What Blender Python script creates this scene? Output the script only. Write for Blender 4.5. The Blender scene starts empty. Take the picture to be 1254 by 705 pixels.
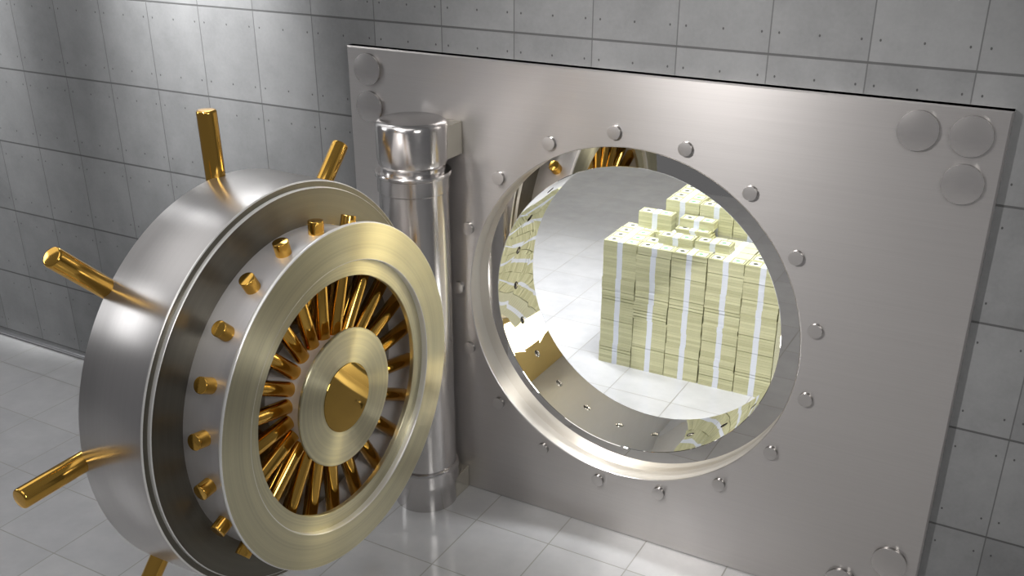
import bpy, bmesh, math, random
from mathutils import Vector, Matrix
random.seed(7)
PI = math.pi
SC = bpy.context.scene
COL = SC.collection

# ------------------------------------------------------------------ camera
cd = bpy.data.cameras.new('camera'); cam = bpy.data.objects.new('camera', cd); COL.objects.link(cam)
cam.location = (4.77319, -4.26641, 3.26691)
cam.rotation_euler = (math.radians(64.8234), 0, math.radians(29.1975))
cd.sensor_width = 36.0; cd.lens = 1244.988 / 1254 * 36.0
cd.shift_y = (415.327 - 352.5) / 1254
cd.clip_start = 0.05; cd.clip_end = 100
SC.camera = cam

# ------------------------------------------------------------------ world, lights, exposure
w = bpy.data.worlds.new('world'); SC.world = w; w.use_nodes = True
wn = w.node_tree; wn.nodes.clear()
wo = wn.nodes.new('ShaderNodeOutputWorld'); wb = wn.nodes.new('ShaderNodeBackground')
wt = wn.nodes.new('ShaderNodeTexCoord'); wsep = wn.nodes.new('ShaderNodeSeparateXYZ'); wr = wn.nodes.new('ShaderNodeValToRGB')
wn.links.new(wt.outputs['Generated'], wsep.inputs[0]); wn.links.new(wsep.outputs['Z'], wr.inputs[0])
wr.color_ramp.elements[0].position = 0.0; wr.color_ramp.elements[0].color = (.13, .13, .135, 1)
wr.color_ramp.elements[1].position = 0.8; wr.color_ramp.elements[1].color = (.16, .16, .165, 1)
wn.links.new(wr.outputs[0], wb.inputs['Color']); wn.links.new(wb.outputs[0], wo.inputs['Surface'])
wb.inputs['Strength'].default_value = 1.0

def area(name, loc, target, size, power, color=(1, 1, 1), size_y=None):
    l = bpy.data.lights.new(name, 'AREA'); l.energy = power; l.color = color; l.size = size
    if size_y: l.shape = 'RECTANGLE'; l.size_y = size_y
    o = bpy.data.objects.new(name, l); COL.objects.link(o); o.location = loc
    o.rotation_euler = (Vector(target) - Vector(loc)).to_track_quat('-Z', 'Y').to_euler()
    return o
def spot(name, loc, target, power, angle, blend=.6, radius=.06, color=(1, 1, 1)):
    l = bpy.data.lights.new(name, 'SPOT'); l.energy = power; l.color = color
    l.spot_size = math.radians(angle); l.spot_blend = blend; l.shadow_soft_size = radius
    o = bpy.data.objects.new(name, l); COL.objects.link(o); o.location = loc
    o.rotation_euler = (Vector(target) - Vector(loc)).to_track_quat('-Z', 'Y').to_euler()
    return o
area('room_ceiling_light', (2.7, -3.5, 5.4), (2.4, -2.1, 0), 3.0, 38, (1, .98, .97))
area('door_well_fill', (6.2, -3.4, 3.6), (2.3, -1.5, 1.2), 1.2, 54, (1, .98, .95))  # added fill aimed into the dark door well
spot('wall_downlight', (.40, -.52, 5.3), (.40, 0, 4.1), 5400, 46, 1, .08)
spot('wall_downlight_far', (-1.8, -.52, 5.3), (-1.8, 0, 4.2), 4400, 46, 1, .08)
area('drum_fill_softbox', (-1.7, -1.9, 5.2), (1.8, -1.6, 1.6), 3.4, 30, (1, .99, .98), 3.0)  # softbox added so the drum's upper side reflects something bright
spot('panel_left_downlight', (1.3, -2.4, 4.6), (2.5, 0, .8), 600, 25, 1, .2, (1, .98, .96))
area('left_wall_fill', (-4.0, -3.6, 3.8), (-1.0, 0, 1.2), 2.0, 70, (.98, .99, 1))  # added wash that lifts the left wall and floor
area('vault_warm_fill', (6.5, 6.1, 1.15), (2.7, 0, 1.2), 1.7, 75, (1, .88, .56))  # unseen warm light, added for the liner's golden glow and brass streaks
spot('panel_downlight', (2.15, -3.9, 4.0), (3.35, 0, 1.7), 620, 46, 1, .12, (1, .97, .95))
area('vault_ceiling_light', (2.8, 1.3, 4.0), (2.4, 2.2, .5), 1.0, 172, (.95, .97, 1))
spot('vault_downlight', (1.2, 2.2, 4.1), (1.0, 2.3, 0), 800, 60, 1, .2, (.93, .95, 1))
area('vault_far_light', (5.4, 3.0, 4.0), (2.5, 4.6, 0), 1.4, 60, (.95, .97, 1))

SC.view_settings.view_transform = 'Standard'; SC.view_settings.look = 'None'
SC.view_settings.exposure = 0.0; SC.view_settings.gamma = 1.0
SC.view_settings.use_curve_mapping = False

# ------------------------------------------------------------------ node helpers
def new_mat(name):
    m = bpy.data.materials.new(name); m.use_nodes = True
    nt = m.node_tree; b = nt.nodes['Principled BSDF']
    return m, nt, b
class NX:
    """tiny expression helper for math nodes"""
    def __init__(s, nt): s.nt = nt
    def m(s, op, a, b=None, c=None):
        n = s.nt.nodes.new('ShaderNodeMath'); n.operation = op
        for i, v in enumerate((a, b, c)):
            if v is None: continue
            if isinstance(v, (int, float)): n.inputs[i].default_value = v
            else: s.nt.links.new(v, n.inputs[i])
        return n.outputs[0]
    def add(s, a, b): return s.m('ADD', a, b)
    def sub(s, a, b): return s.m('SUBTRACT', a, b)
    def mul(s, a, b): return s.m('MULTIPLY', a, b)
    def lt(s, a, b): return s.m('LESS_THAN', a, b)
    def gt(s, a, b): return s.m('GREATER_THAN', a, b)
    def mx(s, a, b): return s.m('MAXIMUM', a, b)
    def ab(s, a): return s.m('ABSOLUTE', a)
    def near(s, a, period, off, width):
        """1 where a is within width of a multiple of period (+off)"""
        t = s.m('PINGPONG', s.sub(a, off), period / 2)      # 0 at joints
        return s.lt(t, width)
    def mix(s, fac, a, b):
        n = s.nt.nodes.new('ShaderNodeMix'); n.data_type = 'RGBA'
        for idx, v in ((0, fac), (6, a), (7, b)):
            if isinstance(v, (int, float)): n.inputs[idx].default_value = v
            elif isinstance(v, tuple): n.inputs[idx].default_value = (*v, 1)
            else: s.nt.links.new(v, n.inputs[idx])
        return n.outputs[2]
    def noise(s, vec, scale, detail=3, rough=.5, map_scale=None):
        if map_scale:
            mp = s.nt.nodes.new('ShaderNodeMapping'); mp.inputs['Scale'].default_value = map_scale
            s.nt.links.new(vec, mp.inputs['Vector']); vec = mp.outputs[0]
        n = s.nt.nodes.new('ShaderNodeTexNoise'); n.inputs['Scale'].default_value = scale
        n.inputs['Detail'].default_value = detail; n.inputs['Roughness'].default_value = rough
        s.nt.links.new(vec, n.inputs['Vector']); return n.outputs[0]
    def obj(s): return s.nt.nodes.new('ShaderNodeTexCoord').outputs['Object']
    def pos(s): return s.nt.nodes.new('ShaderNodeNewGeometry').outputs['Position']
    def xyz(s, v):
        n = s.nt.nodes.new('ShaderNodeSeparateXYZ'); s.nt.links.new(v, n.inputs[0]); return n.outputs
    def rng(s, v, a, b, c, d):
        n = s.nt.nodes.new('ShaderNodeMapRange')
        for i, x in enumerate((v, a, b, c, d)):
            if isinstance(x, (int, float)): n.inputs[i].default_value = x
            else: s.nt.links.new(x, n.inputs[i])
        return n.outputs[0]
    def bump(s, h, strength, dist):
        n = s.nt.nodes.new('ShaderNodeBump'); n.inputs['Strength'].default_value = strength
        n.inputs['Distance'].default_value = dist; s.nt.links.new(h, n.inputs['Height']); return n.outputs[0]

def metal(name, col, rough, metallic=1.0, brush=None, aniso=0.0, streak=.08, axis=0, dull=0.0):
    """brush: None, 'x' (straight along X), 'turned' (rings about the axis 'axis'), 'wrap' (round a cylinder)"""
    m, nt, b = new_mat(name); x = NX(nt)
    b.inputs['Metallic'].default_value = metallic; b.inputs['Roughness'].default_value = rough
    b.inputs['Base Color'].default_value = (*col, 1)
    if brush is None: return m
    oc = x.obj(); X, Y, Z = x.xyz(oc)
    dark = tuple(c * (1 - streak * 1.5) for c in col); lite = tuple(min(1, c * (1 + streak)) for c in col)
    if brush == 'x':
        n = x.noise(oc, 1.0, 3, .6, (.9, 140, 140))
        n2 = x.noise(oc, 1.0, 2, .6, (2.5, 500, 500))
        f = x.add(x.mul(n, .5), x.mul(n2, .5))
        nt.links.new(x.mix(x.rng(f, .35, .65, 0, 1), dark, lite), b.inputs['Base Color'])
        nt.links.new(x.rng(f, .3, .7, rough - .012, rough + .012), b.inputs['Roughness'])
        cv = nt.nodes.new('ShaderNodeCombineXYZ'); cv.inputs[2].default_value = 1; tv = cv.outputs[0]
    else:
        A, B = (Y, Z) if axis == 0 else ((X, Z) if axis == 1 else (X, Y))
        cv = nt.nodes.new('ShaderNodeCombineXYZ')
        if axis == 0: nt.links.new(x.mul(Z, -1), cv.inputs[1]); nt.links.new(Y, cv.inputs[2])
        elif axis == 1: nt.links.new(x.mul(Z, -1), cv.inputs[0]); nt.links.new(X, cv.inputs[2])
        else: nt.links.new(x.mul(Y, -1), cv.inputs[0]); nt.links.new(X, cv.inputs[1])
        cr = nt.nodes.new('ShaderNodeVectorMath'); cr.operation = 'CROSS_PRODUCT'
        nt.links.new(cv.outputs[0], cr.inputs[0]); nt.links.new(nt.nodes.new('ShaderNodeTexCoord').outputs['Normal'], cr.inputs[1])
        tv = cr.outputs[0]
        r = x.m('SQRT', x.add(x.mul(A, A), x.mul(B, B)))
        k = (X, Y, Z)[axis]
        cc = nt.nodes.new('ShaderNodeCombineXYZ'); nt.links.new(r, cc.inputs[0]); nt.links.new(k, cc.inputs[1])
        n = x.noise(cc.outputs[0], 60, 2, .6); n2 = x.noise(cc.outputs[0], 330, 2, .6)
        f = x.add(x.mul(n, .6), x.mul(n2, .4))
        nt.links.new(x.mix(x.rng(f, .35, .65, 0, 1), dark, lite), b.inputs['Base Color'])
        nt.links.new(x.rng(f, .3, .7, rough - streak * .4, rough + streak * .4), b.inputs['Roughness'])
    if aniso:
        vt = nt.nodes.new('ShaderNodeVectorTransform'); vt.vector_type = 'VECTOR'; vt.convert_from = 'OBJECT'; vt.convert_to = 'WORLD'
        nt.links.new(tv, vt.inputs[0]); nt.links.new(vt.outputs[0], b.inputs['Tangent'])
        b.inputs['Anisotropic'].default_value = aniso
    return m

M = {}
STEEL = (.60, .575, .56)
M['panel'] = metal('brushed_panel_steel', (.62, .595, .58), .33, .85, 'x', .7, .02)
M['bolt_face'] = metal('bolt_steel', (.62, .595, .58), .24, .85, 'x', .3, .01)
M['stud_face'] = metal('stud_steel', (.60, .575, .56), .34, .8)
M['bolt_side'] = metal('shaded_polished_bolt_side', (.34, .33, .32), .05)  # polished sides, colour darkened to carry their shaded crescents
M['edge'] = metal('highlight_edge_steel', (.90, .89, .86), .28, .6)  # steel edges whitened so their highlight lines sit in the colour
M['drum'] = metal('brushed_drum_steel', (.60, .58, .57), .34, .95, 'turned', .7, .02, 0)
M['pillar'] = metal('turned_pillar_steel', (.60, .58, .57), .21, 1.0, 'turned', .5, .01, 2)
M['bracket'] = metal('bracket_steel', (.70, .67, .58), .22, .9)
M['mirror'] = metal('polished_mirror_steel', (.88, .86, .83), .015)
M['lip'] = metal('opening_lip_steel', (.88, .84, .76), .30, .6, 'turned', .5, .015, 1)
M['brass_face'] = metal('turned_pale_brass', (.66, .62, .43), .36, 1.0, 'turned', .95, .10, 0)
M['column'] = metal('satin_column_steel', (.86, .84, .85), .50, .15)
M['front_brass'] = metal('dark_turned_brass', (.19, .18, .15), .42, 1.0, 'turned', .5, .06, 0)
M['dark_brass'] = metal('polished_back_plate', (.42, .40, .36), .10, 1.0, 'turned', .3, .08, 0)
M['plug'] = metal('plug_steel', (.70, .68, .68), .42, .75, 'turned', .5, .015, 0)
M['gold'] = metal('polished_gold', (.74, .43, .09), .10)
M['gold_cap'] = metal('polished_gold_cap', (.42, .27, .06), .03)
M['rail'] = metal('baseboard_metal', (.55, .55, .56), .28, 1.0)
M['dark'] = metal('dark_recess', (.08, .08, .08), .6, .3)

def concrete():
    m, nt, b = new_mat('concrete_panels'); x = NX(nt); p = x.obj(); X, Y, Z = x.xyz(p)
    PW, PH, Z0 = .4, .49874, 2.54713
    front = x.lt(Y, .05)
    jx = x.near(X, PW, 0, .0026); jz = x.near(Z, PH, Z0, .0048)
    # tie holes: three along the top and three along the bottom of each panel
    fx = x.m('PINGPONG', X, PW / 2); fz = x.m('PINGPONG', x.sub(Z, Z0), PH / 2)
    def hole(ax):
        dx = x.mul(x.sub(fx, ax), 1.35); dz = x.sub(fz, .088)
        return x.lt(x.m('SQRT', x.add(x.mul(dx, dx), x.mul(dz, dz))), .0054)
    h = x.mx(hole(.036), hole(PW / 2))
    j = x.mx(x.mul(jx, .8), jz)
    big = x.noise(p, 1.3, 4, .6); mid = x.noise(p, 5, 5, .65); fine = x.noise(p, 60, 3, .6)
    # per panel tone
    cell = nt.nodes.new('ShaderNodeTexWhiteNoise'); cell.noise_dimensions = '2D'
    cc = nt.nodes.new('ShaderNodeCombineXYZ')
    nt.links.new(x.m('FLOOR', x.m('DIVIDE', X, PW)), cc.inputs[0]); nt.links.new(x.m('FLOOR', x.m('DIVIDE', x.sub(Z, Z0), PH)), cc.inputs[1])
    nt.links.new(cc.outputs[0], cell.inputs['Vector'])
    f = x.add(x.add(x.mul(big, .35), x.mul(mid, .35)), x.add(x.mul(fine, .12), x.mul(cell.outputs[0], .12)))
    c = x.mix(x.rng(f, .32, .62, 0, 1), (.165, .168, .17), (.265, .268, .27))
    c = x.mix(x.mul(j, .85), c, (.06, .06, .06)); c = x.mix(x.mul(h, .85), c, (.03, .03, .03))
    nt.links.new(c, b.inputs['Base Color']); b.inputs['Roughness'].default_value = .62
    hgt = x.sub(x.mul(fine, .03), x.mx(j, h))
    nt.links.new(x.bump(hgt, .6, .004), b.inputs['Normal'])
    return m
M['concrete'] = concrete()
def tiles():
    m, nt, b = new_mat('glazed_floor_tiles'); x = NX(nt); p = x.obj(); X, Y, Z = x.xyz(p)
    S = .44338
    j = x.mx(x.near(X, S, -1.19914, .0033), x.near(Y, S, -.32511, .0033))
    cell = nt.nodes.new('ShaderNodeTexWhiteNoise'); cell.noise_dimensions = '2D'
    cc = nt.nodes.new('ShaderNodeCombineXYZ')
    nt.links.new(x.m('FLOOR', x.m('DIVIDE', x.sub(X, -1.19914), S)), cc.inputs[0]); nt.links.new(x.m('FLOOR', x.m('DIVIDE', x.sub(Y, -.32511), S)), cc.inputs[1])
    nt.links.new(cc.outputs[0], cell.inputs['Vector'])
    big = x.noise(p, 2.2, 4, .6); mid = x.noise(p, 7, 5, .6)
    f = x.add(x.add(x.mul(big, .5), x.mul(mid, .35)), x.mul(cell.outputs[0], .15))
    c = x.mix(x.rng(f, .35, .65, 0, 1), (.45, .45, .455), (.54, .54, .54))
    c = x.mix(j, c, (.28, .275, .25))
    nt.links.new(c, b.inputs['Base Color'])
    nt.links.new(x.add(x.rng(mid, .3, .7, .09, .19), x.mul(j, .3)), b.inputs['Roughness'])
    b.inputs['Specular IOR Level'].default_value = .6
    nt.links.new(x.bump(x.sub(x.mul(mid, .1), j), .35, .002), b.inputs['Normal'])
    return m
M['tiles'] = tiles()
def plaster(name, c):
    m, nt, b = new_mat(name); x = NX(nt)
    n = x.noise(x.obj(), 3, 4, .6)
    nt.links.new(x.mix(n, tuple(v * .9 for v in c), c), b.inputs['Base Color']); b.inputs['Roughness'].default_value = .7
    return m
M['warm'] = plaster('yellow_glow_vault_wall', (.78, .58, .22))  # unseen wall, yellow added to send a golden reflection into the liner
M['plaster'] = plaster('vault_plaster', (.74, .75, .77))

def note_mat():
    m, nt, b = new_mat('banknote_paper'); x = NX(nt)
    oc = x.obj(); X, Y, Z = x.xyz(oc)
    nsep = x.xyz(nt.nodes.new('ShaderNodeTexCoord').outputs['Normal']); top = x.gt(nsep[2], .5)
    oi = nt.nodes.new('ShaderNodeObjectInfo'); rnd = oi.outputs['Random']
    tone = x.mix(rnd, (.56, .55, .31), (.77, .755, .47))
    lines = x.noise(oc, 1.0, 3, .7, (4, 4, 900))
    side = x.mix(x.rng(lines, .35, .65, 0, 1), x.mix(.5, tone, (.50, .49, .33)), tone)
    aX = x.ab(X)
    inf = x.mul(x.mul(x.gt(aX, .030), x.lt(aX, .110)), x.lt(x.ab(Y), .041))
    inn = x.mul(x.mul(x.gt(aX, .034), x.lt(aX, .104)), x.lt(x.ab(Y), .034))
    border = x.sub(inf, inn)
    left = x.lt(X, 0)
    px = x.add(X, .068)
    d = x.m('SQRT', x.add(x.mul(px, px), x.mul(Y, Y)))
    por = x.mul(x.lt(d, .0165), left)
    qx = x.sub(X, .062); d2 = x.m('SQRT', x.add(x.mul(qx, qx), x.mul(Y, Y)))
    seal = x.lt(d2, .0155)
    c = x.mix(inn, x.mix(.35, tone, (.3, .3, .16)), (.76, .76, .63))
    c = x.mix(border, c, (.20, .21, .12)); c = x.mix(por, c, (.05, .055, .03)); c = x.mix(seal, c, (.16, .42, .20))
    blk = x.mul(x.mul(x.gt(aX, .090), x.lt(aX, .099)), x.mul(x.lt(x.ab(Y), .03), x.gt(x.noise(oc, 120, 1), .5)))
    c = x.mix(x.mul(blk, .7), c, (.18, .19, .11))
    nt.links.new(x.mix(top, side, c), b.inputs['Base Color']); b.inputs['Roughness'].default_value = .75
    return m
M['note'] = note_mat()
def strap_mat():
    m, nt, b = new_mat('white_paper_strap'); x = NX(nt)
    n = x.noise(x.obj(), 1.0, 2, .5, (6, 6, 300))
    nt.links.new(x.mix(n, (.72, .76, .84), (.82, .85, .91)), b.inputs['Base Color']); b.inputs['Roughness'].default_value = .6
    return m
M['strap'] = strap_mat()

# ------------------------------------------------------------------ mesh helpers
def link(name, bm, mat, parent=None, loc=(0, 0, 0), sharp=35, smooth=True):
    bmesh.ops.recalc_face_normals(bm, faces=bm.faces[:])
    me = bpy.data.meshes.new(name)
    if smooth:
        a = math.radians(sharp)
        for f in bm.faces: f.smooth = True
        for e in bm.edges:
            if len(e.link_faces) != 2 or e.calc_face_angle(0) > a: e.smooth = False
    bm.to_mesh(me); bm.free(); me.materials.append(mat)
    o = bpy.data.objects.new(name, me); COL.objects.link(o)
    if parent: o.parent = parent
    o.location = loc
    return o
def lathe(bm, prof, axis=0, seg=128, closed=False, org=(0, 0, 0)):
    """prof: list of (k, r); revolved about the axis through org"""
    rings = []
    for k, r in prof:
        if r < 1e-6:
            v = [0, 0, 0]; v[axis] = k; rings.append([bm.verts.new(Vector(v) + Vector(org))] * seg); continue
        ring = []
        for i in range(seg):
            a = 2 * PI * i / seg; c, s = r * math.cos(a), r * math.sin(a)
            v = ((k, c, s), (c, k, s), (c, s, k))[axis]
            ring.append(bm.verts.new(Vector(v) + Vector(org)))
        rings.append(ring)
    n = len(rings)
    for j in range(n if closed else n - 1):
        A, B = rings[j], rings[(j + 1) % n]
        for i in range(seg):
            q = [A[i], A[(i + 1) % seg], B[(i + 1) % seg], B[i]]
            u = []
            for v in q:
                if v not in u: u.append(v)
            if len(u) >= 3:
                try: bm.faces.new(u)
                except ValueError: pass
    return bm
def box(bm, x0, x1, y0, y1, z0, z1, bev=0):
    r = bmesh.ops.create_cube(bm, size=1)
    vs = r['verts']
    for v in vs: v.co = Vector((x0 + (v.co.x + .5) * (x1 - x0), y0 + (v.co.y + .5) * (y1 - y0), z0 + (v.co.z + .5) * (z1 - z0)))
    if bev:
        es = {e for v in vs for e in v.link_edges}
        bmesh.ops.bevel(bm, geom=list(es), offset=bev, segments=2, affect='EDGES')
    return bm
def rod(bm, p0, p1, r, bev=.004, seg=32, bev0=0):
    """capped round bar with a rounded end edge at p1"""
    p0, p1 = Vector(p0), Vector(p1); d = p1 - p0; L = d.length
    prof = [(0, 0), (0, r)] if not bev0 else [(0, 0), (0, r - bev0), (bev0 * .3, r - bev0 * .3), (bev0, r)]
    prof += [(L - bev, r), (L - bev * .45, r - bev * .12), (L - bev * .12, r - bev * .45), (L, r - bev), (L, 0)]
    t = bmesh.new(); lathe(t, prof, 2, seg)
    mt = Matrix.Translation(p0) @ d.to_track_quat('Z', 'Y').to_matrix().to_4x4()
    t.transform(mt); me = bpy.data.meshes.new('tmp'); t.to_mesh(me); t.free(); bm.from_mesh(me); bpy.data.meshes.remove(me)
    return bm
def plate_hole(bm, x0, x1, z0, z1, y0, y1, cx, cz, R, bev=0, seg=160, holeface=True):
    """flat plate in XZ with a round hole; y0 front"""
    angs = sorted({2 * PI * i / seg for i in range(seg)} | {math.atan2(zz - cz, xx - cx) % (2 * PI) for xx in (x0, x1) for zz in (z0, z1)})
    def edge(a, i=0):
        c, s = math.cos(a), math.sin(a); ts = []
        if c > 1e-9: ts.append((x1 - i - cx) / c)
        if c < -1e-9: ts.append((x0 + i - cx) / c)
        if s > 1e-9: ts.append((z1 - i - cz) / s)
        if s < -1e-9: ts.append((z0 + i - cz) / s)
        t = min(ts); return cx + c * t, cz + s * t
    loops = []
    def ring(f, y): loops.append([bm.verts.new((f(a)[0], y, f(a)[1])) for a in angs])
    circ = lambda r: (lambda a: (cx + r * math.cos(a), cz + r * math.sin(a)))
    if bev:
        def inset(a):
            X, Z = edge(a); return (min(max(X, x0 + bev), x1 - bev), min(max(Z, z0 + bev), z1 - bev))
        ring(circ(R), y1); ring(circ(R), y0 + .004); ring(circ(R + .004), y0); ring(inset, y0); ring(edge, y0 + bev); ring(edge, y1)
    else:
        ring(circ(R), y1); ring(circ(R), y0); ring(edge, y0); ring(edge, y1)
    n = len(angs)
    for j in range(len(loops)):
        A, B = loops[j], loops[(j + 1) % len(loops)]
        for i in range(n): bm.faces.new((A[i], A[(i + 1) % n], B[(i + 1) % n], B[i]))
    return bm
def struct(o): o['kind'] = 'structure'; return o
def thing(name, label, cat, loc=(0, 0, 0), group=None):
    o = bpy.data.objects.new(name, None); COL.objects.link(o); o.location = loc; o.empty_display_size = .1
    o['label'] = label; o['category'] = cat
    if group: o['group'] = group
    return o

# ------------------------------------------------------------------ setting
CX, CZ = 3.036, 1.229          # centre of the round opening
b = bmesh.new(); box(b, -5, 9, -6, 9, -.12, 0); struct(link('floor', b, M['tiles'], smooth=False))
b = bmesh.new(); plate_hole(b, -5, 9, 0, 5.6, 0, .40, CX, CZ, .872)
struct(link('wall_back', b, M['concrete'], smooth=False))
# the room behind the wall
b = bmesh.new(); box(b, -1.6, 7.0, 8.6, 8.8, 0, 4.2); struct(link('wall_vault_far', b, M['plaster'], smooth=False))
b = bmesh.new(); box(b, -1.8, -1.6, .40, 8.8, 0, 4.2); struct(link('wall_vault_left', b, M['plaster'], smooth=False))
b = bmesh.new(); box(b, 7.0, 7.2, .40, 8.8, 0, 4.2); struct(link('wall_vault_right', b, M['warm'], smooth=False))
b = bmesh.new(); box(b, -1.8, 7.2, .40, 8.8, 4.2, 4.3); struct(link('ceiling', b, M['plaster'], smooth=False))
def rail(name, x0, x1):
    b = bmesh.new(); prof = [(0, 0), (-.012, 0), (-.014, .006), (-.018, .010)]
    for i in range(9):
        a = -PI / 2 + PI * i / 8; prof.append((-.018 - .014 * math.cos(a), .026 + .016 * math.sin(a)))
    prof += [(-.010, .044), (0, .046)]
    A = [b.verts.new((x0, y, z)) for y, z in prof]; B = [b.verts.new((x1, y, z)) for y, z in prof]
    for i in range(len(prof) - 1): b.faces.new((A[i], A[i + 1], B[i + 1], B[i]))
    b.faces.new(A); b.faces.new(B)
    struct(link(name, b, M['rail'], sharp=40))
rail('baseboard_left', -5, 1.455); rail('baseboard_right', 4.565, 9)

# ------------------------------------------------------------------ vault frame: steel panel with the round opening
FR = thing('vault_frame', 'large brushed steel wall panel with a round opening onto stacked money', 'vault frame', (CX, 0, 0))
def fr(name, bm, mat, **k): return link(name, bm, mat, FR, **k)
PX0, PX1, PZ = 1.457 - CX, 4.560 - CX, 2.424
b = bmesh.new(); plate_hole(b, PX0, PX1, 0, PZ, -.055, -.0003, 0, CZ, .864, .007)
panel = fr('panel', b, M['panel'])
# steel lip lining the front of the opening
b = bmesh.new(); lathe(b, [(-.053, .8635), (.036, .8635), (.036, .869), (-.003, .869)], 1, 160)
for v in b.verts: pass
lip = fr('opening_lip', b, M['lip'], loc=(0, 0, CZ))
# polished ring at the bottom of the step
b = bmesh.new(); lathe(b, [(.036, .862), (.036, .7535), (.0385, .751), (.045, .751), (.045, .868), (.036, .868)], 1, 160, True)
fr('stepped_ring', b, M['mirror'], loc=(0, 0, CZ))
# polished liner with 23 bolt holes (real round holes cut through the sheet)
def liner():
    R0, R1, y0, y1, NH, yh, rh = .751, .765, .045, .425, 23, .228, .0215
    bm = bmesh.new(); MH = 16
    step = 2 * PI / NH; a0 = math.radians(183.9)
    arc = step * R0
    for side, R in ((0, R0), (1, R1)):
        for h in range(NH):
            ac = a0 + h * step
            # outline points of the cell matched to the hole points by direction
            hs, hd = arc / 2, None
            pts_o, pts_h = [], []
            for i in range(MH * 3):
                t = 2 * PI * i / (MH * 3); c, s = math.cos(t), math.sin(t)
                hx, hy = rh * c, rh * s
                pts_h.append((hx, yh + hy))
            cell = [(-hs, y0), (hs, y0), (hs, y1), (-hs, y1)]
            per = []
            nA, nD = 12, 12
            for (xa, ya), (xb, yb), n in ((cell[1], cell[2], nD), (cell[2], cell[3], nA), (cell[3], cell[0], nD), (cell[0], cell[1], nA)):
                for i in range(n): per.append((xa + (xb - xa) * i / n, ya + (yb - ya) * i / n))
            # start both loops from lower right corner direction
            off = -MH * 3 // 8
            ph = [pts_h[(i + off) % (MH * 3)] for i in range(MH * 3)]
            def P(p): 
                a = ac + p[0] / R0; return (R * math.cos(a), p[1], R * math.sin(a))
            loops = []
            for f in (0, .35, 1):
                loops.append([bm.verts.new(P((q[0] + (g[0] - q[0]) * f, q[1] + (g[1] - q[1]) * f))) for q, g in zip(ph, per)])
            n = len(per)
            for j in range(2):
                for i in range(n): bm.faces.new((loops[j][i], loops[j][(i + 1) % n], loops[j + 1][(i + 1) % n], loops[j + 1][i]))
            if side == 0:
                deep = [bm.verts.new(((R0 + .012) / R0 * v.co.x, v.co.y, (R0 + .012) / R0 * v.co.z)) for v in loops[0]]
                for i in range(n): bm.faces.new((loops[0][i], loops[0][(i + 1) % n], deep[(i + 1) % n], deep[i]))
    bmesh.ops.remove_doubles(bm, verts=bm.verts[:], dist=1e-5)
    return bm
ln = fr('opening_liner', liner(), M['mirror'], loc=(0, 0, CZ))
# dark bolt pockets behind the holes
b = bmesh.new(); lathe(b, [(.046, .768), (.399, .768), (.399, .871), (.046, .871)], 1, 96, True)
fr('bolt_pocket_sleeve', b, M['bracket'], loc=(0, 0, CZ))
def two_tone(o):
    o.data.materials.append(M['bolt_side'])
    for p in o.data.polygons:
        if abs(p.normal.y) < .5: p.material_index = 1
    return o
# small studs round the opening
for i in range(17):
    a = math.radians(95.0 - i * 360 / 17)
    x, z = .934 * math.cos(a), .934 * math.sin(a)
    b = bmesh.new(); rod(b, (0, 0, 0), (0, -.021, 0), .0320, .0007, 48)
    two_tone(fr('stud', b, M['stud_face'], loc=(x, -.054, CZ + z)))
# big bolt heads in the corners
for x, z in ((4.236, 2.318), (4.431, 2.318), (4.431, 2.130), (1.588, 2.318), (1.588, 2.130), (1.78, 2.318), (4.431, .318), (4.431, .124), (4.236, .124), (1.588, .124), (1.588, .318), (1.78, .124)):
    if abs(x - 1.78) < .01 and z > 2: continue
    b = bmesh.new()
    lathe(b, [(0, .079), (-.017, .079)] + [(-.0172 - .0055 * (1 - (q / 8) ** 2), .0788 * q / 8) for q in range(8, -1, -1)], 1, 64)
    two_tone(fr('bolt_head', b, M['bolt_face'], loc=(x - CX, -.0548, z), sharp=30))

# ------------------------------------------------------------------ hinge post
HX, HY = 1.978, -.258
HP = thing('hinge_post', 'round steel hinge post with a domed cap standing left of the panel opening', 'hinge post', (HX, HY, 0))
def hp(name, prof): b = bmesh.new(); lathe(b, prof, 2, 96); return link(name, b, M['pillar'], HP, sharp=30)
hp('foot_collar', [(0, 0), (0, .172), (.140, .172), (.146, .174), (.150, .180), (.152, .188), (.225, .188), (.238, .188), (.246, .184), (.250, .174), (.250, 0)])
hp('post_shaft', [(.250, 0), (.250, .173), (1.800, .173), (1.806, .179), (1.872, .179), (1.878, .180), (1.884, .188), (1.896, .190), (1.902, .187), (1.904, .17), (1.904, 0)])
hp('post_cap', [(1.904, 0), (1.904, .160), (1.928, .160), (1.936, .166), (1.945, .171), (1.975, .174), (2.118, .175), (2.132, .173), (2.142, .167), (2.149, .155), (2.151, .148), (2.152, 0)])
for nm, z0, z1 in (('upper_bracket', 1.955, 2.116), ('lower_bracket', 0, .137)):
    b = bmesh.new(); box(b, -.04, .162, .02, -HY - .0565, z0, z1, .003); link(nm, b, M['bracket'], HP)

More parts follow.
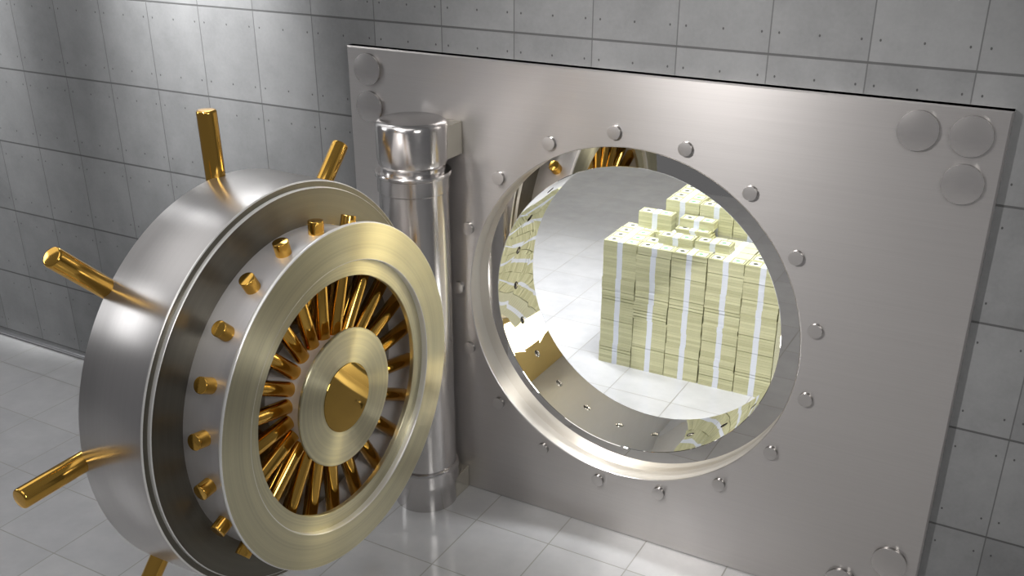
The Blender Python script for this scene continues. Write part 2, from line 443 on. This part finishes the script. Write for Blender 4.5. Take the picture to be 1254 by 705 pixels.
# ------------------------------------------------------------------ vault door (axis along X, open at a right angle to the wall)
DX, DY, DZ = 1.763, -1.314, 1.225
VD = thing('vault_door', 'massive round steel vault door standing wide open on its hinge post', 'vault door', (DX, DY, 0))
def vd(name, bm, mat, **k): return link(name, bm, mat, VD, loc=(0, 0, DZ), **k)
K = lambda v: v - DX
b = bmesh.new(); lathe(b, [(K(1.70), 0), (K(1.70), .78), (K(1.71), .79), (K(1.760), .79), (K(1.760), .876), (K(1.767), .884), (K(2.0835), .880)], 0, 192)
drum = vd('drum', b, M['drum'], sharp=50)
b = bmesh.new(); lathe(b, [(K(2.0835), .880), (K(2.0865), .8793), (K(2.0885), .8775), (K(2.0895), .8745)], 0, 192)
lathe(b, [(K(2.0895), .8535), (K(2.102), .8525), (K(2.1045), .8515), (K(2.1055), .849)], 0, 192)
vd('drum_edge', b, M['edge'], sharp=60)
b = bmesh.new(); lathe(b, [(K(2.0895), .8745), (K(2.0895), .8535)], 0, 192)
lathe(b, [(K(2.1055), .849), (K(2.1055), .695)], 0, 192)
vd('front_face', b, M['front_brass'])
b = bmesh.new(); lathe(b, [(K(2.10), .700), (K(2.325), .700)], 0, 160)
vd('plug', b, M['plug'])
b = bmesh.new(); lathe(b, [(K(2.3390), .7405), (K(2.3390), .5925)], 0, 192)
lathe(b, [(K(2.311), .588), (K(2.311), .522), (K(2.309), .520), (K(2.29), .520), (K(2.29), .62)], 0, 192)
vd('rim_flange', b, M['brass_face'], sharp=30)
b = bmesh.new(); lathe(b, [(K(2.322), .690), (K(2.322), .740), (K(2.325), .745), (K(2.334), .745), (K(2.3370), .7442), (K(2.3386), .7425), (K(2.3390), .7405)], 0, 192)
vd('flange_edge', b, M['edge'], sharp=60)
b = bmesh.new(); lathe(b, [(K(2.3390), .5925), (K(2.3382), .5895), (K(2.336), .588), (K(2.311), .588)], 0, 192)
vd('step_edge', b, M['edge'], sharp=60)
b = bmesh.new(); lathe(b, [(K(2.325), .62), (K(2.10), .62)], 0, 160)
vd('well_wall', b, M['column'])
b = bmesh.new(); lathe(b, [(K(2.10), .625), (K(2.10), .24)], 0, 160)
vd('back_plate', b, M['dark_brass'])
b = bmesh.new(); lathe(b, [(K(2.095), .25), (K(2.32), .25)], 0, 96)
vd('hub_column', b, M['column'])
b = bmesh.new(); lathe(b, [(K(2.312), 0), (K(2.312), .297), (K(2.315), .300), (K(2.324), .300), (K(2.327), .297), (K(2.327), 0)], 0, 128)
vd('hub_plate', b, M['brass_face'], sharp=30)
b = bmesh.new(); lathe(b, [(K(2.325), 0), (K(2.325), .152), (K(2.3285), .1515), (K(2.3300), .150), (K(2.3302), 0)], 0, 96)
vd('gold_hub_cap', b, M['gold_cap'], sharp=30)
for i in range(22):
    a = math.radians(137 + i * 360 / 22); c, s = math.cos(a), math.sin(a)
    b = bmesh.new(); rod(b, (K(2.215), .24 * c, .24 * s), (K(2.215), .754 * c, .754 * s), .032, .003, 32)
    vd('locking_bolt', b, M['gold'])
for i in range(8):
    a = math.radians(i * 45 + 1.2); c, s = math.cos(a), math.sin(a)
    b = bmesh.new(); rod(b, (K(1.748), .60 * c, .60 * s), (K(1.748), 1.152 * c, 1.152 * s), .0405, .010, 40)
    vd('handle', b, M['gold'])
for z in (-.22, .22):
    b = bmesh.new(); box(b, K(1.70), K(1.86), 0.84, .905, z - .07, z + .07, .004); vd('hinge_strap', b, M['bracket'])

# ------------------------------------------------------------------ banknote packs
PL, PD, PT = .2440, .1026, .0182
def note_mesh(seed):
    rs = random.Random(seed); bm = bmesh.new()
    n = 4
    prof = []
    for i in range(n + 1):
        z = PT * i / n; j = rs.uniform(-.0006, .0006)
        prof.append((z, j))
    rings = []
    for z, j in prof:
        x, y = PL / 2 - abs(j), PD / 2 - abs(j)
        rings.append([bm.verts.new(p) for p in ((-x, -y, z), (x, -y, z), (x, y, z), (-x, y, z))])
    for A, B in zip(rings, rings[1:]):
        for i in range(4): bm.faces.new((A[i], A[(i + 1) % 4], B[(i + 1) % 4], B[i]))
    bm.faces.new(rings[0]); bm.faces.new(rings[-1])
    return bm
def strap_bm():
    bm = bmesh.new(); e = .0007; x = .0195
    o = [(-PD / 2 - e, -.0002), (PD / 2 + e, -.0002), (PD / 2 + e, PT + e), (-PD / 2 - e, PT + e)]
    i_ = [(-PD / 2 + .002, .002), (PD / 2 - .002, .002), (PD / 2 - .002, PT - .002), (-PD / 2 + .002, PT - .002)]
    V = [[bm.verts.new((sx, y, z)) for y, z in L] for sx in (-x, x) for L in (o, i_)]
    for i in range(4):
        j = (i + 1) % 4
        bm.faces.new((V[0][i], V[0][j], V[2][j], V[2][i])); bm.faces.new((V[1][i], V[1][j], V[3][j], V[3][i]))
        bm.faces.new((V[0][i], V[0][j], V[1][j], V[1][i])); bm.faces.new((V[2][i], V[2][j], V[3][j], V[3][i]))
    return bm
protos = []
for s in range(3):
    o = link('banknote_pack', note_mesh(s), M['note'], smooth=False)
    st = link('paper_strap', strap_bm() if s == 0 else protos[0][1].data.copy() and strap_bm(), M['strap'], o, smooth=False)
    protos.append((o, st))
used = [False] * 3
def place(x, y, z, rz, label, group):
    k = random.randrange(3); o, st = protos[k]
    if not used[k]: used[k] = True
    else:
        o2 = o.copy(); COL.objects.link(o2); s2 = st.copy(); COL.objects.link(s2); s2.parent = o2; o = o2
    o.location = (x, y, z); o.rotation_euler = (0, 0, rz)
    o['label'] = label; o['category'] = 'banknotes'; o['group'] = group
    return o
ORD = ['bottom', 'second', 'third', 'fourth', 'fifth', 'sixth', 'seventh', 'eighth', 'ninth', 'tenth', 'eleventh', 'twelfth', 'thirteenth', 'fourteenth', 'fifteenth', 'sixteenth', 'seventeenth', 'eighteenth', 'nineteenth']
TENS = {2: 'twenty', 3: 'thirty', 4: 'forty'}
UNIT = ['', 'first', 'second', 'third', 'fourth', 'fifth', 'sixth', 'seventh', 'eighth', 'ninth']
TENTH = {2: 'twentieth', 3: 'thirtieth', 4: 'fortieth'}
def ordinal(n):                       # n from 1
    if n == 1: return 'lowest'
    if n < 20: return ORD[n - 1]
    t, u = divmod(n, 10)
    return TENTH[t] if u == 0 else TENS[t] + '-' + UNIT[u]
SX, SY, CW, RD = 2.101, 1.797, .2495, .1085
NL = 47; H = .923; LT = H / NL
COLN = ['leftmost', 'second', 'middle', 'fourth', 'fifth']
stuff = []                            # every pack past the individual ones: (x, y, z, rz)
rs = random.Random(3)
jit = {}
for c in range(6):
    for r in range(4):
        lst = []; cur = 0; left = 0
        for l in range(NL):
            if left == 0: cur = rs.uniform(-.0035, .0035); left = rs.choice([2, 3, 5, 6, 8])
            left -= 1; lst.append((cur + rs.uniform(-.0008, .0008), rs.uniform(-.0009, .0009), rs.uniform(-.003, .003)))
        jit[c, r] = lst
for c in range(5):
    gaps = sorted(rs.sample(range(3, NL - 2), 6)); back = set(rs.sample(range(4, NL - 4), 3)); GP = .0036
    lt = (H - GP * len(gaps)) / NL; zz = 0
    for l in range(NL):
        jx, jy, jr = jit[c, 0][l]
        x = SX + CW * (c + .5) + jx; y = SY + PD / 2 + jy + (.0015 if l in back else 0); z = zz
        zz += lt + (GP if l in gaps else 0)
        if l == NL - 1: lab = 'strapped banknote pack topping the %s front column of the money pile' % COLN[c]
        else: lab = 'strapped banknote pack in the %s front column, %s pack up from the floor' % (COLN[c], ordinal(l + 1))
        place(x, y, z, jr, lab, 'banknote packs in the front face of the pile')
ROWN = {1: 'second', 2: 'third', 3: 'fourth'}
for r in (1, 2, 3):
    for c in range(6):
        for l in range(NL):
            jx, jy, jr = jit[c, r][l]
            x = SX + CW * (c + .5) + jx; y = SY + RD * r + PD / 2 + jy; z = l * LT
            if r == 2 and c == 1 and l >= NL - 2: continue       # the gap seen behind the second column
            if l == NL - 1 and (c < 1 or (c == 1 and r != 2) or (c >= 4 and c < 5 and r < 3)):
                place(x, y, z, jr, 'strapped banknote pack on top of the pile, %s column from the left, %s row back' % (['first', 'second', 'third', 'fourth', 'fifth', 'sixth'][c], ROWN[r]), 'banknote packs lying on top of the pile')
            else: stuff.append((x, y, z, jr))
for l in range(NL): stuff.append((SX + CW * 5.5, SY + PD / 2, l * LT, 0))
# raised packs in the second row
for i, (x, wd) in enumerate(((2.578, 'left'), (2.832, 'right'))):
    for l in range(3):
        place(x + rs.uniform(-.003, .003), 1.962 + i * .012, H + l * LT, rs.uniform(-.01, .01), 'strapped banknote pack in the %s low stack just behind the front columns, %s of three' % (wd, ('lowest', 'middle', 'topmost')[l]), 'banknote packs in the two low stacks')
# a block of six standing on the left half of the pile
for l in range(6):
    place(2.327 + rs.uniform(-.001, .001), 2.212, H + l * LT, .0 + rs.uniform(-.004, .004), 'strapped banknote pack in the free-standing left block, %s of its six' % ('lowest', 'second', 'third', 'fourth', 'fifth', 'topmost')[l], 'banknote packs in the free-standing left block')
# untidy stack beside it: three slipped packs under three neat ones
for l in range(6):
    sl = (.018 - .009 * l) if l < 3 else 0
    place(2.625 + (sl if l < 3 else .012), 2.150 + (0 if l < 3 else .050), H + l * LT, .02 if l < 3 else 0, 'strapped banknote pack in the slipped stack right of the left block, %s of its six' % ('lowest', 'second', 'third', 'fourth', 'fifth', 'topmost')[l], 'banknote packs in the slipped stack')
# taller pile behind
TY = 2.270; TX = 2.36; TN = 57
for r in range(4):
    for c in range(5):
        top = TN - (1 if (r == 1 and c == 1) else 0)
        if r == 2 and c >= 2: top = TN - 4
        for l in range(0, top):
            x = TX + CW * (c + .5) + rs.uniform(-.002, .002); y = TY + RD * r + PD / 2; z = l * LT
            if l == top - 1 and c < 2:
                place(x, y, z, rs.uniform(-.01, .01), 'strapped banknote pack on top of the taller rear pile, %s column, %s row back' % (['left', 'second'][c], ['front', 'second', 'third', 'rear'][r]), 'banknote packs on top of the taller rear pile')
            elif l >= NL and r == 0 and c < 3:
                place(x, y, z, rs.uniform(-.004, .004), 'strapped banknote pack in the taller rear pile\'s face, %s column, %s above the lower pile' % (['left', 'second', 'third'][c], ordinal(l - NL + 1)), 'banknote packs in the face of the taller rear pile')
            elif r == 0 and l >= NL - 1 or l >= TN - 6: stuff.append((x, y, z, 0))
            elif c == 4 or r == 3: stuff.append((x, y, z, 0))
# the rest as one object
bm = bmesh.new()
src = note_mesh(5); me_n = bpy.data.meshes.new('n'); src.to_mesh(me_n); src.free()
src = strap_bm(); me_s = bpy.data.meshes.new('s'); src.to_mesh(me_s); src.free()
verts = []; faces = []; mats = []
for x, y, z, rz in stuff:
    c, s = math.cos(rz), math.sin(rz)
    for mi, me in ((0, me_n), (1, me_s)):
        o = len(verts)
        verts += [(x + c * v.co.x - s * v.co.y, y + s * v.co.x + c * v.co.y, z + v.co.z) for v in me.vertices]
        for p in me.polygons: faces.append([o + i for i in p.vertices]); mats.append(mi)
me = bpy.data.meshes.new('banknote_filling'); me.from_pydata(verts, [], faces)
bm.free()
for k in ('note', 'strap'): pass
fm, fnt, fb = new_mat('banknote_paper_plain'); fx = NX(fnt)
fnz = fx.noise(fx.obj(), 1.0, 3, .7, (4, 4, 900)); fnt.links.new(fx.mix(fnz, (.52, .51, .35), (.70, .69, .48)), fb.inputs['Base Color']); fb.inputs['Roughness'].default_value = .75
me.materials.append(fm); me.materials.append(M['strap'])
for p, mi in zip(me.polygons, mats): p.material_index = mi
fo = bpy.data.objects.new('banknote_packs', me); COL.objects.link(fo)
fo['kind'] = 'stuff'; fo['label'] = 'remaining strapped banknote packs filling the inside and back of the money pile'; fo['category'] = 'banknotes'
